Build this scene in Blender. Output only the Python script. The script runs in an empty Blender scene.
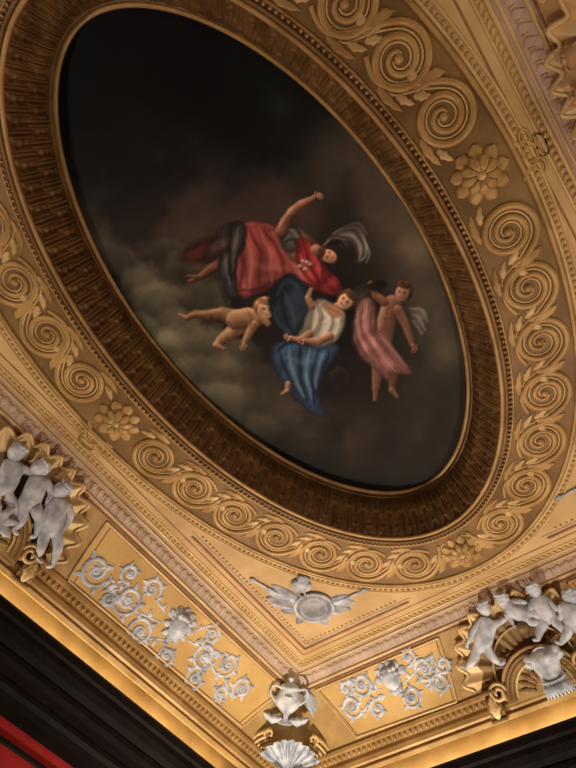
import bpy, math, numpy as np
from mathutils import Matrix, Vector
rng=np.random.default_rng(7)
S=3.4; H0=1.6
def nrm(v): v=np.array(v,float); return v/np.linalg.norm(v)
c1=nrm([1003,1252,577]); c2=nrm([-1562,986,577]); c3=nrm(np.cross(c1,c2)); c2=nrm(np.cross(c3,c1))
CX,CY=.25,.262          # oval centre
A,B=.688,.407           # centre line of the scroll frieze
HX,HY=.809,.527; RX,RY=.25,.264   # flat field half sizes
L=.2546; BUL=.014; WD=.2
def ray(u,v):
    r=np.array([u-288.,v-384.,577.]); return np.array([r@c1,r@c2,r@c3])
def wpt(v): return np.asarray(v)*S+np.array([0,0,H0])
# ---------------- surface maps (local x, y, relief n -> room space) ------------
th_t=np.linspace(0,2*np.pi,8001)
ex,ey=A*np.cos(th_t),B*np.sin(th_t)
cum=np.concatenate([[0],np.cumsum(np.hypot(np.diff(ex),np.diff(ey)))]); PER=cum[-1]
def EM(s,d,n):
    s,d,n=np.broadcast_arrays(np.asarray(s,float),d,n)
    t=np.interp(s%PER,cum,th_t); nx,ny=B*np.cos(t),A*np.sin(t); l=np.hypot(nx,ny)
    return np.stack([CX+A*np.cos(t)+d*nx/l, CY+B*np.sin(t)+d*ny/l, 1-n],-1)
def FM(x,y,n):
    x,y,n=np.broadcast_arrays(np.asarray(x,float),y,n); return np.stack([x,y,1-n],-1)
r2=math.sqrt(2)
def dz(q,n):
    b=BUL*np.sin(np.pi*np.clip(q/L,0,1)); return (q+b-n)/r2, 1+(-q+b-n)/r2
def CM(side):
    def f(x,q,n):
        x,q,n=np.broadcast_arrays(np.asarray(x,float),q,n); D,Z=dz(q,n)
        if side=='N': return np.stack([x,RY+HY+D,Z],-1)
        if side=='S': return np.stack([x,RY-HY-D,Z],-1)
        if side=='E': return np.stack([RX+HX+D,x,Z],-1)
        return np.stack([RX-HX-D,x,Z],-1)
    return f
NM,ET,SM,WM=CM('N'),CM('E'),CM('S'),CM('W')
def sv(side,u,v,n=0.):
    """survey measurement: sight line -> local coordinates on a ceiling surface"""
    D=ray(u,v)
    if side=='F':
        k=(1-n)/D[2]; return np.array([D[0]*k,D[1]*k])
    off=0.
    for _ in range(4):
        if side=='N': k=(RY+HY+1+off*r2)/(D[1]+D[2]); p=D*k; q=((p[1]-RY-HY)-(p[2]-1))/r2; x=p[0]
        else: k=(RX+HX+1+off*r2)/(D[0]+D[2]); p=D*k; q=((p[0]-RX-HX)-(p[2]-1))/r2; x=p[1]
        off=BUL*math.sin(math.pi*min(max(q/L,0),1))-n
    return np.array([x,q])
# ---------------- mesh builder ----------------
class MB:
    def __init__(s): s.v=[];s.f=[];s.m=[];s.n=0
    def add(s,v,f,m=0):
        v=np.asarray(v,float).reshape(-1,3); f=np.asarray(f,int)
        s.v.append(v); s.f.append(f+s.n); s.m.append(np.full(len(f),m)); s.n+=len(v)
    def build(s,name,mats,smooth=True,world=True):
        V=np.concatenate(s.v); 
        if world: V=wpt(V)
        me=bpy.data.meshes.new(name)
        lt=np.concatenate([np.full(len(f),f.shape[1]) for f in s.f]); li=np.concatenate([f.ravel() for f in s.f])
        me.vertices.add(len(V)); me.vertices.foreach_set('co',V.astype(np.float32).ravel())
        me.loops.add(len(li)); me.loops.foreach_set('vertex_index',li.astype(np.int32))
        me.polygons.add(len(lt)); me.polygons.foreach_set('loop_start',np.concatenate([[0],np.cumsum(lt)[:-1]]).astype(np.int32))
        me.polygons.foreach_set('material_index',np.concatenate(s.m).astype(np.int32))
        me.polygons.foreach_set('use_smooth',np.full(len(lt),smooth))
        me.update(calc_edges=True)
        for m in mats: me.materials.append(m)
        o=bpy.data.objects.new(name,me); bpy.context.collection.objects.link(o); return o
def gq(nu,nv,wu=False,wv=False):
    iu=np.arange(nu if wu else nu-1); iv=np.arange(nv if wv else nv-1)
    I,J=np.meshgrid(iu,iv,indexing='ij'); I2=(I+1)%nu; J2=(J+1)%nv
    return np.stack([I*nv+J,I2*nv+J,I2*nv+J2,I*nv+J2],-1).reshape(-1,4)
def grid(mb,P,m=0,wu=False,wv=False): mb.add(P.reshape(-1,3),gq(P.shape[0],P.shape[1],wu,wv),m)
def tube(mb,mp,xy,r,nh=0.,m=0,k=7,flat=1.,wrap=False):
    xy=np.asarray(xy,float); N=len(xy); r=np.broadcast_to(r,(N,)); nh=np.broadcast_to(nh,(N,))
    P=mp(xy[:,0],xy[:,1],nh); Q=mp(xy[:,0],xy[:,1],nh+.001)-P; Q/=np.linalg.norm(Q,axis=1)[:,None]
    if wrap: T=np.roll(P,-1,0)-np.roll(P,1,0)
    else: T=np.gradient(P,axis=0)
    T/=np.linalg.norm(T,axis=1)[:,None]+1e-12
    Sd=np.cross(T,Q); Sd/=np.linalg.norm(Sd,axis=1)[:,None]+1e-12
    a=np.linspace(0,2*np.pi,k,endpoint=False)
    V=P[:,None]+r[:,None,None]*(Sd[:,None]*np.cos(a)[None,:,None]+Q[:,None]*np.sin(a)[None,:,None]*flat)
    grid(mb,V,m,wrap,True)
def bez(p0,p1,p2,p3,n=14):
    t=np.linspace(0,1,n)[:,None]; p0,p1,p2,p3=[np.array(p,float) for p in (p0,p1,p2,p3)]
    return (1-t)**3*p0+3*(1-t)**2*t*p1+3*(1-t)*t*t*p2+t**3*p3
def crom(pts,n=8,closed=False):
    pts=np.array(pts,float)
    P=np.vstack([pts[-1],pts,pts[:2]]) if closed else np.vstack([2*pts[0]-pts[1],pts,2*pts[-1]-pts[-2]])
    out=[]
    for i in range(1,len(P)-2):
        t=np.linspace(0,1,n,endpoint=False)[:,None]; a,b,c,d=P[i-1],P[i],P[i+1],P[i+2]
        out.append(.5*((2*b)+(-a+c)*t+(2*a-5*b+4*c-d)*t**2+(-a+3*b-3*c+d)*t**3))
    if not closed: out.append(pts[-1:])
    return np.vstack(out)
def spir(cx,cy,R,a0,turns,sg=1,re=.12,n=40):
    t=np.linspace(0,1,n); r=R*(re+(1-re)*(1-t)**.85); a=a0+sg*t*turns*2*np.pi
    return np.stack([cx+r*np.cos(a),cy+r*np.sin(a)],-1)
def sph(nu,nv):
    u=np.linspace(0,2*np.pi,nu,endpoint=False); v=np.linspace(.02,np.pi-.02,nv)
    U,V=np.meshgrid(u,v,indexing='ij'); return np.stack([np.cos(U)*np.sin(V),np.sin(U)*np.sin(V),np.cos(V)],-1)
SP=sph(10,7); SPL=sph(7,5); SPB=sph(24,18)
def blob(mb,mp,x,y,n,rx,ry,rn,ang=0,m=0,t=None):
    T=SP if t is None else t; X=T[...,0]*rx;Y=T[...,1]*ry; c,s=math.cos(ang),math.sin(ang)
    grid(mb,mp(x+X*c-Y*s,y+X*s+Y*c,n+T[...,2]*rn),m,True,False)
def leaf(mb,mp,x,y,ang,ln,wd,h=.006,n0=.001,m=0,curl=0.,lob=3,pw=.75,ps=.8):
    u=np.linspace(0,1,11)[:,None]; v=np.linspace(-1,1,7)[None]
    w=wd*np.sin(np.pi*u**pw).clip(0)**ps*(1+.22*np.sin(u*lob*2*np.pi)*(lob>0)); w=np.where(u>.999,0,w)
    a=ang+curl*u
    cx=np.concatenate([[0],np.cumsum(np.cos(a[:-1,0]))])[:,None]*ln/10; cy=np.concatenate([[0],np.cumsum(np.sin(a[:-1,0]))])[:,None]*ln/10
    X=x+cx-v*w*np.sin(a); Y=y+cy+v*w*np.cos(a)
    hh=n0+h*(np.sin(np.pi*u**.8)*.8+.3)*(1-v**2)*(1-.35*np.exp(-(v/.18)**2))-(.004*(np.abs(v)>.99))
    grid(mb,mp(X,Y,hh+0*X),m)
def rosette(mb,mp,x,y,R,h=.01,m=0,k=9,m2=None):
    """flower: two rings of blunt rounded petals and a beaded button"""
    for ring,(rr,l) in enumerate([(.30,.74),(.10,.55)]):
        for i in range(k):
            a=2*np.pi*(i+.5*ring)/k; leaf(mb,mp,x+rr*R*math.cos(a)*.6,y+rr*R*math.sin(a)*.6,a,l*R*1.12,R*(.33-.07*ring)*8/k,h*(.55+.5*ring),.001+ring*h*.4,m,.25,0,1.7,.55)
    blob(mb,mp,x,y,h*.6,R*.2,R*.2,h*.9,m=m if m2 is None else m2)
    for i in range(7):
        a=i*2*np.pi/7; blob(mb,mp,x+R*.2*math.cos(a),y+R*.2*math.sin(a),h*1.0,R*.07,R*.07,h*.3,m=m,t=SPL)
# ---------------- materials ----------------
def mat(name,c1_,c2_,rough=.45,metal=0.,scale=6,bump=.15,bscale=60,det=5,spec=.5):
    m=bpy.data.materials.new(name); m.use_nodes=True; nt=m.node_tree; b=nt.nodes['Principled BSDF']
    tc=nt.nodes.new('ShaderNodeTexCoord'); n=nt.nodes.new('ShaderNodeTexNoise'); n.inputs['Scale'].default_value=scale; n.inputs['Detail'].default_value=det
    nt.links.new(tc.outputs['Object'],n.inputs['Vector'])
    cr=nt.nodes.new('ShaderNodeValToRGB'); cr.color_ramp.elements[0].position=.35; cr.color_ramp.elements[1].position=.66
    cr.color_ramp.elements[0].color=(*c1_,1); cr.color_ramp.elements[1].color=(*c2_,1)
    nt.links.new(n.outputs['Fac'],cr.inputs['Fac']); nt.links.new(cr.outputs['Color'],b.inputs['Base Color'])
    b.inputs['Roughness'].default_value=rough; b.inputs['Metallic'].default_value=metal; b.inputs['Specular IOR Level'].default_value=spec
    n2=nt.nodes.new('ShaderNodeTexNoise'); n2.inputs['Scale'].default_value=bscale; n2.inputs['Detail'].default_value=4
    nt.links.new(tc.outputs['Object'],n2.inputs['Vector']); bp=nt.nodes.new('ShaderNodeBump'); bp.inputs['Strength'].default_value=bump; bp.inputs['Distance'].default_value=.01
    nt.links.new(n2.outputs['Fac'],bp.inputs['Height']); nt.links.new(bp.outputs['Normal'],b.inputs['Normal'])
    return m
GOLD=mat('gilding',(.33,.195,.062),(.49,.315,.115),.50,.24,5,.15)
GOLDL=mat('bright_gilding',(.47,.315,.125),(.62,.445,.205),.50,.20,5,.12)
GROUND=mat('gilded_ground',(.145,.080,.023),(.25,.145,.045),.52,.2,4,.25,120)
BROWN=mat('bronzed_gilding',(.120,.064,.020),(.215,.124,.042),.48,.28,7,.3,140)
OCHRE=mat('ochre_plaster',(.43,.275,.105),(.56,.385,.17),.62,.05,3,.12)
PANEL=mat('panel_ochre_plaster',(.46,.28,.08),(.64,.43,.15),.58,.06,2.2,.12)
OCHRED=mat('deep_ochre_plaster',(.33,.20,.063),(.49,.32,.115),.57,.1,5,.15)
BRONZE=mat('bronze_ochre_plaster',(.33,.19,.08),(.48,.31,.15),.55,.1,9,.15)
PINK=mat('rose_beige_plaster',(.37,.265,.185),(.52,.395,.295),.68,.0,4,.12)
UMBER=mat('umber_line',(.20,.085,.035),(.30,.14,.06),.6,.05,9,.1)
SILV=mat('silvered_plaster',(.27,.30,.345),(.60,.63,.67),.52,.0,13,.2,90)
SILVD=mat('pewter_plaster',(.16,.17,.185),(.33,.34,.355),.52,.05,12,.2,90)
WOOD=mat('dark_wood',(.003,.002,.0018),(.008,.005,.004),.7,0,8,.1,spec=.12)
RED=mat('red_damask',(.30,.006,.008),(.40,.012,.012),.8,0,9,.2,200)
FLOORM=mat('oak_floor',(.12,.06,.025),(.2,.11,.05),.4,0,3,.1)
BRASS=mat('brass',(.5,.32,.1),(.6,.4,.15),.3,.9)
# ---------------- canvas painting ----------------
ZC=1.12; DI=-.117; ca,cb=A+DI+.006,B+DI+.006
def make_painting():
    nx,ny=900,460
    X=np.linspace(CX-ca,CX+ca,nx); Y=np.linspace(CY-cb,CY+cb,ny); X,Y=np.meshgrid(X,Y,indexing='ij')
    x,y=X.ravel(),Y.ravel()
    Pc=np.stack([x,y,np.full_like(x,ZC)],-1)@np.stack([c1,c2,c3])
    px=288+577*Pc[:,0]/Pc[:,2]; py=384+577*Pc[:,1]/Pc[:,2]
    def h(i,j,sd): 
        v=np.sin(i*127.1+j*311.7+sd*74.7)*43758.5453; return v-np.floor(v)
    def vn(u,v,sd=0):
        i,j=np.floor(u),np.floor(v); f,g=u-i,v-j; f=f*f*(3-2*f); g=g*g*(3-2*g)
        return (h(i,j,sd)*(1-f)+h(i+1,j,sd)*f)*(1-g)+(h(i,j+1,sd)*(1-f)+h(i+1,j+1,sd)*f)*g
    def fbm(u,v,sd=0,o=4): return sum(vn(u*2**k,v*2**k,sd+k)*.5**(k+1) for k in range(o))/(1-.5**o)
    wx=px+(fbm(px/14,py/14,3)-.5)*7; wy=py+(fbm(px/14,py/14,9)-.5)*7
    f1=fbm(px/70,py/70,1,5); f2=fbm(px/28,py/28,5,4); f3=fbm(px/9,py/9,11,3)
    col=np.zeros((len(px),3)); 
    def ss(a,b,t): t=np.clip((t-a)/(b-a),0,1); return t*t*(3-2*t)
    def near(P,m): 
        P=np.array(P,float); a,b=P.min(0)-m,P.max(0)+m; return np.where((px>a[0])&(px<b[0])&(py>a[1])&(py<b[1]))[0]
    col[:]=np.array([10,11,13.])
    def glow(cx,cy,rx,ry,ang,c,al,nz=.6):
        ca_,sa=math.cos(ang),math.sin(ang); u=((wx-cx)*ca_+(wy-cy)*sa)/rx; v=(-(wx-cx)*sa+(wy-cy)*ca_)/ry
        a=al*np.exp(-(u*u+v*v)*1.0)*(1-nz+2*nz*ss(.3,.7,f1)); a=np.clip(a,0,1)[:,None]; col[:]=col*(1-a)+np.array(c)*a
    glow(160,190,80,60,.8,(48,43,39),.8); glow(290,130,90,50,.8,(26,31,30),.8); glow(405,235,48,100,-.45,(98,86,70),.95,.3)
    glow(365,185,60,40,.8,(70,61,52),.8); glow(440,340,40,70,0,(80,73,60),.85,.35); glow(130,240,55,40,.6,(70,62,54),.85)
    glow(235,190,70,32,.6,(48,42,42),.7); glow(330,430,110,40,.2,(46,38,31),.8,.4); glow(215,235,70,36,.3,(70,58,50),.85); glow(415,425,50,55,0,(52,46,40),.8,.3)
    glow(290,205,60,30,.7,(58,50,45),.7); glow(260,260,90,50,.4,(54,45,40),.6)
    L2=nrm([-.45,-.9])
    def cloud(cx,cy,r,c,al=.9,sq=.8):
        i=near([(cx,cy)],r*1.5); u=(wx[i]-cx)/r; v=(wy[i]-cy)/(r*sq); d=np.sqrt(u*u+v*v); a=al*ss(1.22,.62,d+(f3[i]-.5)*.4+(f2[i]-.5)*.4)
        sh=np.clip(1.02-.34*(v+1)+.10*u,.2,1.2)*(.72+.56*f2[i])
        a=a[:,None]; col[i]=col[i]*(1-a)+np.array(c)[None]*1.08*sh[:,None]*a
    for (cx,cy,r,c) in [(120,262,22,(60,55,48)),(165,256,26,(64,59,51)),(142,285,28,(82,78,64)),(186,276,28,(78,73,60)),(160,306,34,(104,100,80)),(203,302,28,(86,81,66)),(140,330,22,(92,88,70)),(178,328,24,(98,94,75)),
        (168,350,30,(106,101,80)),(205,348,30,(100,95,76)),(236,356,26,(90,84,68)),(188,376,28,(102,97,76)),(222,378,30,(93,88,70)),(255,384,28,(84,77,62)),(232,404,28,(86,80,64)),(268,408,28,(70,64,52)),(212,398,22,(86,81,64)),(290,426,28,(56,50,42)),(258,430,24,(62,56,46)),(322,425,28,(44,38,33)),(305,445,28,(42,36,31))]: cloud(cx,cy,r,c)
    glow(350,385,34,30,0,(32,24,20),.85,.2); glow(268,352,20,40,0,(34,29,26),.7,.2); glow(350,270,30,20,.5,(40,32,29),.6,.2); glow(296,312,50,40,.2,(28,24,23),.55,.1)
    def polyd(P,qx,qy):
        D=np.full(len(qx),1e9); ins=np.zeros(len(qx),bool)
        for i in range(len(P)):
            a,b=P[i],P[(i+1)%len(P)]; e=b-a; t=np.clip(((qx-a[0])*e[0]+(qy-a[1])*e[1])/(e@e+1e-9),0,1)
            D=np.minimum(D,np.hypot(qx-a[0]-t*e[0],qy-a[1]-t*e[1]))
            cnd=((a[1]>qy)!=(b[1]>qy)); xx=a[0]+(qy-a[1])*e[0]/(e[1]+1e-12); ins^=cnd&(qx<xx)
        return np.where(ins,-D,D)
    def poly(pts,c,soft=2.,al=1.,fold=None,vol=.45,c2_=None):
        P=crom(pts,6,True); i=near(P,8)
        qx,qy=wx[i]*.55+px[i]*.45,wy[i]*.55+py[i]*.45; sd=polyd(P,qx,qy); a_=al*np.clip(.5-sd/(soft*1.15),0,1)
        sh=1-vol+vol*np.clip(-sd/9,0,1)
        if fold:
            an,fr,am=fold; ux=qx*math.cos(an)+qy*math.sin(an); vx=-qx*math.sin(an)+qy*math.cos(an)
            w=ux*fr/6.5+vx*.018+(f1[i]-.5)*3; nz=vn(w,vx*.035+w*.15,int(an*10)); nz2=vn(w*2.2+5,vx*.06,3)
            k=ss(.1,.9,nz)*.7+nz2*.4; sh=sh*(1-.95*am+1.9*am*k)
        sh=sh*(.86+.28*f3[i])
        cc=np.array(c,float)[None]*np.ones((len(i),1))
        if c2_ is not None:
            t=ss(P[:,1].min(),P[:,1].max(),qy)[:,None]; cc=cc*(1-t)+np.array(c2_)*t
        a_=a_[:,None]; col[i]=col[i]*(1-a_)+cc*sh[:,None]*a_
    def stroke(pts,w,c,al=.6,soft=None):
        P=crom(pts,6); i=near(P,w*2+4); D=np.full(len(i),1e9); wd=w*np.sin(np.pi*np.linspace(.06,.94,len(P)))
        qx,qy=wx[i]*.6+px[i]*.4,wy[i]*.6+py[i]*.4
        for k in range(len(P)-1):
            a,b=P[k],P[k+1]; e=b-a; t=np.clip(((qx-a[0])*e[0]+(qy-a[1])*e[1])/(e@e+1e-9),0,1)
            D=np.minimum(D,np.hypot(qx-a[0]-t*e[0],qy-a[1]-t*e[1])/(wd[k]+.3))
        a=(al*np.exp(-D**2*1.1)*(.65+.7*f3[i]))[:,None]; col[i]=col[i]*(1-a)+np.array(c)*a
    def limb(pts,rs,c,soft=2.):
        pts=np.array(pts,float); i=near(pts,max(rs)+3); X_,Y_=px[i],py[i]; bd=np.full(len(i),1e9); sh=np.zeros(len(i))
        for k in range(len(pts)-1):
            a,b=pts[k],pts[k+1]; e=b-a; t=np.clip(((X_-a[0])*e[0]+(Y_-a[1])*e[1])/(e@e),0,1)
            r=rs[k]+(rs[k+1]-rs[k])*t; dx,dy=X_-a[0]-t*e[0],Y_-a[1]-t*e[1]; d=np.hypot(dx,dy)-r
            s_=.74+.42*(dx*L2[0]+dy*L2[1])/r; u=d<bd; sh=np.where(u,s_,sh); bd=np.minimum(bd,d)
        a=np.clip(.5-bd/soft,0,1)[:,None]; s3=np.clip(sh,.22,1.15)[:,None]*(.84+.32*f3[i])[:,None]; warm=np.array([1,.90,.84])**(1.6*(1-np.clip(s3,0,1)))
        col[i]=col[i]*(1-a)+np.array(c)*s3*warm*a
    def ell(cx,cy,rx,ry,ang,c,soft=1.2,sh=.3,al=1):
        i=near([(cx,cy)],max(rx,ry)+3); k,s=math.cos(ang),math.sin(ang); X_,Y_=px[i]-cx,py[i]-cy
        u=(X_*k+Y_*s)/rx; v=(-X_*s+Y_*k)/ry; d=(np.hypot(u,v)-1)*min(rx,ry)
        s_=1+sh*((X_*L2[0]+Y_*L2[1])/max(rx,ry)); a=al*np.clip(.5-d/soft,0,1)[:,None]; col[i]=col[i]*(1-a)+np.array(c)*np.clip(s_,.2,1.4)[:,None]*a
    def face(cx,cy,rx,ry,ang,c,hair,sdx):
        k,s=math.cos(ang),math.sin(ang)
        def at(u,v): return cx+u*rx*k-v*ry*s, cy+u*rx*s+v*ry*k
        hx,hy=at(-.3*sdx,-.3); ell(hx,hy,rx*1.28,ry*1.15,ang,hair,2.6,.5)
        for i in range(7):
            a=-math.pi/2-sdx*(i-2.2)*.42; hx,hy=at(1.12*math.cos(a),-.15+1.05*math.sin(a)); ell(hx,hy,rx*.36,ry*.34,ang,np.array(hair)*(1.0+.5*(i%2)),1.8,.5)
        ell(cx,cy,rx,ry,ang,c,1.8,.32)
        ax,ay=at(-.6*sdx,.2); ell(ax,ay,rx*.4,ry*.65,ang,np.array(c)*.62,3,0,.65)
        for e in(-.32,.42):
            ax,ay=at(e*1+.1*sdx,-.08); ell(ax,ay,rx*.2,ry*.1,ang,(50,28,22),.9,0,.8)
            ax,ay=at(e+.1*sdx,-.28); ell(ax,ay,rx*.25,ry*.06,ang,(80,48,34),.9,0,.5)
        ax,ay=at(.16*sdx,.2); ell(ax,ay,rx*.1,ry*.24,ang,np.array(c)*.78,1.2,0,.7)
        ax,ay=at(.12*sdx,.5); ell(ax,ay,rx*.26,ry*.09,ang,(140,58,50),.9,0,.8)
        ax,ay=at(.45*sdx,.25); ell(ax,ay,rx*.25,ry*.2,ang,(195,122,98),2.4,0,.35)
        ax,ay=at(-.1*sdx,-.88); ell(ax,ay,rx*.9,ry*.35,ang,hair,2,.5,.9)
    def hand(x_,y_,ang,c,s_=1.):
        limb([(x_,y_),(x_+3.5*s_*math.cos(ang),y_+3.5*s_*math.sin(ang))],[2.6*s_,2.4*s_],c,1)
        for i,o in enumerate((-.55,-.2,.12,.42)):
            a=ang+o; l=(6.5,8,7.6,6)[i]*s_; limb([(x_+3*s_*math.cos(a),y_+3*s_*math.sin(a)),(x_+l*.75*math.cos(a),y_+l*.75*math.sin(a)),(x_+l*math.cos(a+.4),y_+l*math.sin(a+.4))],[1.,.9,.6],c,.9)
        a=ang-1.15; limb([(x_,y_),(x_+4.6*s_*math.cos(a),y_+4.6*s_*math.sin(a))],[1.1,.8],c,.9)
    SK=(182,140,112); SKD=(136,95,74)
    # --- Minerva ---
    poly([(180,258),(188,247),(204,240),(222,240),(236,250),(230,262),(208,262),(192,264)],(60,26,26),7,.8,(1.2,.8,.4))
    stroke([(186,256),(202,247),(222,246)],3,(94,42,40),.5); stroke([(196,262),(212,256),(228,257)],2.5,(40,18,18),.6)
    limb([(222,262),(212,268),(200,277)],[5.5,4.8,3],SKD); limb([(200,277),(190,281)],[3,1.7],SKD); limb([(197,277),(188,276)],[2,1.2],SKD)
    poly([(228,240),(236,226),(256,221),(276,227),(298,246),(318,262),(336,280),(338,292),(312,288),(288,282),(262,292),(242,298),(232,280),(226,258)],(122,58,54),3,1,(2.6,.6,.24),c2_=(128,66,60))
    for s_ in ([(236,238),(243,262),(240,288)],[(250,230),(260,256),(258,288)],[(264,230),(281,256),(284,280)],[(278,236),(300,262),(318,284)],[(228,252),(233,270),(236,290)]): stroke(s_,2.8,(62,24,26),.6)
    for s_ in ([(243,234),(251,260),(249,290)],[(258,227),(270,254),(271,285)],[(272,232),(292,260),(303,282)],[(290,246),(310,264),(328,284)]): stroke(s_,2.6,(176,112,102),.5)
    stroke([(234,292),(262,288),(288,279),(312,285)],2.6,(54,24,26),.6); stroke([(236,228),(254,224),(272,228)],2.4,(160,90,82),.5)
    stroke([(248,262),(266,268),(286,268)],4,(164,104,94),.3); stroke([(254,276),(270,272),(290,276)],3,(80,34,34),.35)
    poly([(217,230),(232,222),(246,226),(245,246),(238,258),(236,276),(236,297),(226,290),(218,270),(218,250)],(54,52,53),3,1,(.2,.9,.4))
    for s_ in ([(224,230),(224,254),(229,284)],[(238,228),(234,250),(232,272)]): stroke(s_,2.2,(102,98,94),.55)
    stroke([(231,228),(229,252),(231,280)],2,(22,20,22),.7)
    poly([(210,240),(226,230),(232,244),(222,258),(208,262),(203,254)],(62,48,48),5,.8,(.9,.9,.4))
    poly([(282,236),(296,228),(312,236),(322,250),(324,266),(310,270),(294,262),(284,250)],(124,92,74),2.5,1,(.8,.9,.2))
    poly([(276,232),(290,225),(302,236),(298,252),(284,250)],(58,62,56),3,.9,(.6,1.1,.35)); stroke([(280,234),(290,230),(300,240)],1.6,(120,122,110),.6); stroke([(284,242),(294,240),(298,248)],1.4,(20,22,22),.6)
    poly([(300,238),(316,246),(326,262),(330,282),(340,292),(328,294),(312,284),(300,268),(296,252)],(124,42,44),3,1,(.35,.9,.28))
    for s_ in ([(303,244),(310,264),(320,284)],[(318,252),(324,270),(332,288)]): stroke(s_,2.2,(58,16,20),.65)
    for s_ in ([(309,244),(318,264),(326,286)],[(300,254),(306,268),(314,280)]): stroke(s_,2.,(178,88,82),.55)
    poly([(322,268),(334,276),(342,288),(334,292),(322,282)],(142,50,52),2,1,(.4,1,.3))
    for (x_,y_) in [(300,266),(305,269),(310,264),(303,261),(307,262)]: ell(x_,y_,2.2,1.6,0,(150,146,132),1.6,.4)
    limb([(281,232),(286,222),(292,212)],[6.4,5.6,4.6],SKD); limb([(292,212),(301,204),(314,198)],[4.6,3.8,2.6],SK); hand(315,197,-.35,SK)
    stroke([(279,228),(284,218),(291,208)],1.6,(190,155,126),.5); stroke([(290,218),(298,210),(308,204)],1.5,(86,54,42),.6)
    limb([(316,250),(322,254)],[5.5,5],SK)
    face(329,256,6.2,8.2,-1.1,(184,138,108),(54,34,26),1)
    poly([(322,247),(326,238),(338,234),(350,238),(354,248),(348,256),(344,250),(336,244),(328,246)],(56,48,46),2,1,(.5,1.2,.3)); stroke([(323,246),(332,239),(346,239)],1.4,(142,122,102),.7); stroke([(330,243),(340,242),(349,250)],1.3,(28,20,20),.7)
    poly([(330,238),(338,228),(350,224),(360,226),(367,236),(368,250),(364,260),(357,262),(356,250),(350,240),(340,238)],(80,77,72),4.5,1,(1.1,1.6,.3),c2_=(104,100,93))
    for s_ in ([(333,234),(346,227),(360,231),(366,250),(361,260)],[(340,236),(352,234),(359,245),(359,259)],[(344,225),(357,224),(367,234)],[(364,240),(369,252),(366,262)]): stroke(s_,1.5,(164,159,147),.5)
    stroke([(338,233),(352,230),(362,242),(362,256)],1.4,(48,44,42),.6); poly([(338,228),(350,221),(362,224),(368,236),(361,233),(350,229)],(54,49,46),5,.55)
    # --- putto at left ---
    PU=(166,132,99)
    limb([(236,318),(222,314),(208,316)],[8.5,7,5],(144,112,83)); limb([(208,316),(196,314),(186,318)],[5,4,2.4],(140,108,80)); limb([(186,318),(180,315)],[2.2,1.4],PU)
    limb([(240,326),(230,334),(221,340)],[8.5,7,5],PU); limb([(221,340),(216,345)],[4.6,3],PU); limb([(216,345),(224,349)],[2.6,1.6],PU)
    limb([(236,320),(248,318),(257,318)],[10,10.5,8.5],PU)
    limb([(254,325),(249,334),(244,343)],[4.6,4.2,2.6],PU); hand(244,344,1.8,PU,.8)
    for s_ in ([(247,309),(251,318),(249,328)],[(228,322),(236,330),(243,334)],[(212,321),(222,324),(230,322)],[(224,338),(231,340)],[(256,322),(252,330)]): stroke(s_,1.4,(92,62,44),.6)
    for s_ in ([(232,312),(246,310),(256,311)],[(190,314),(206,312),(220,309)],[(222,335),(230,330)]): stroke(s_,2,(196,166,130),.45)
    limb([(262,316),(268,324)],[4,3],PU)
    face(266,310,8.4,8.8,.15,(186,150,114),(104,76,50),1)
    # --- central lady ---
    poly([(268,300),(276,282),(290,273),(303,282),(314,296),(312,312),(306,328),(296,338),(282,334),(272,318)],(30,39,48),4,1,(.5,.6,.3))
    for s_ in ([(275,296),(286,281),(300,288)],[(273,306),(279,324),(292,334)],[(284,292),(292,312),(296,330)]): stroke(s_,2.6,(60,76,88),.45)
    stroke([(281,290),(284,312),(290,328)],2.4,(14,18,24),.6)
    poly([(303,326),(310,306),(322,298),(334,306),(345,316),(342,332),(334,344),(318,348),(304,342),(298,334)],(172,169,152),2.6,1,(.7,.9,.2))
    poly([(306,324),(310,308),(318,302),(321,318),(316,332),(308,334)],(156,150,134),3,.8,(.3,1,.2))
    for s_ in ([(322,304),(322,320),(316,334),(306,338)],[(332,312),(332,326),(326,340)],[(312,310),(311,322),(308,332)],[(306,342),(320,345),(334,341)]): stroke(s_,1.7,(94,89,79),.65)
    for s_ in ([(316,306),(317,320),(312,331)],[(327,310),(328,324),(322,338)],[(337,314),(338,328),(333,338)]): stroke(s_,1.8,(214,209,192),.6)
    poly([(272,350),(282,340),(300,338),(316,346),(336,344),(340,352),(330,366),(322,380),(318,396),(326,414),(312,413),(298,402),(286,388),(276,374)],(52,74,96),3,1,(.45,.8,.3),c2_=(39,57,80))
    for s_ in ([(280,346),(285,368),(298,394)],[(300,344),(300,368),(306,400)],[(318,350),(313,374),(314,406)],[(330,350),(324,370),(318,390)],[(276,352),(290,342),(306,344)]): stroke(s_,2.4,(16,26,40),.7)
    for s_ in ([(290,346),(292,370),(303,396)],[(309,348),(307,372),(311,398)],[(324,350),(318,372),(316,388)]): stroke(s_,2.4,(112,138,156),.55)
    stroke([(286,356),(300,362),(316,360)],3,(96,120,140),.3)
    limb([(310,334),(300,340),(291,338)],[4,3.2,2.2],SK); limb([(330,336),(318,342),(304,341)],[4.2,3.6,2.4],SK); hand(304,341,3.0,SK,.8); hand(290,338,3.3,SK,.8)
    limb([(312,306),(308,298),(311,290)],[3.6,3,2],SK); 
    limb([(334,312),(337,306)],[5,3.8],SK); poly([(322,305),(334,304),(344,314),(334,318)],SK,2.4,.9,None,.25); stroke([(324,306),(333,310),(342,316)],1.1,(110,74,56),.5)
    face(345,301,7,8.6,.75,(198,157,126),(62,38,24),-1); stroke([(337,300),(341,292),(350,292),(355,300)],1.5,(96,64,40),.7)
    limb([(288,384),(287,391)],[2.8,2.2],SK); limb([(287,391),(282,394)],[2.2,1.3],SK)
    # --- winged figure at right ---
    poly([(408,306),(420,304),(430,314),(430,326),(424,336),(414,330),(410,318)],(88,84,77),5,.85,(1.0,1.5,.2))
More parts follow.
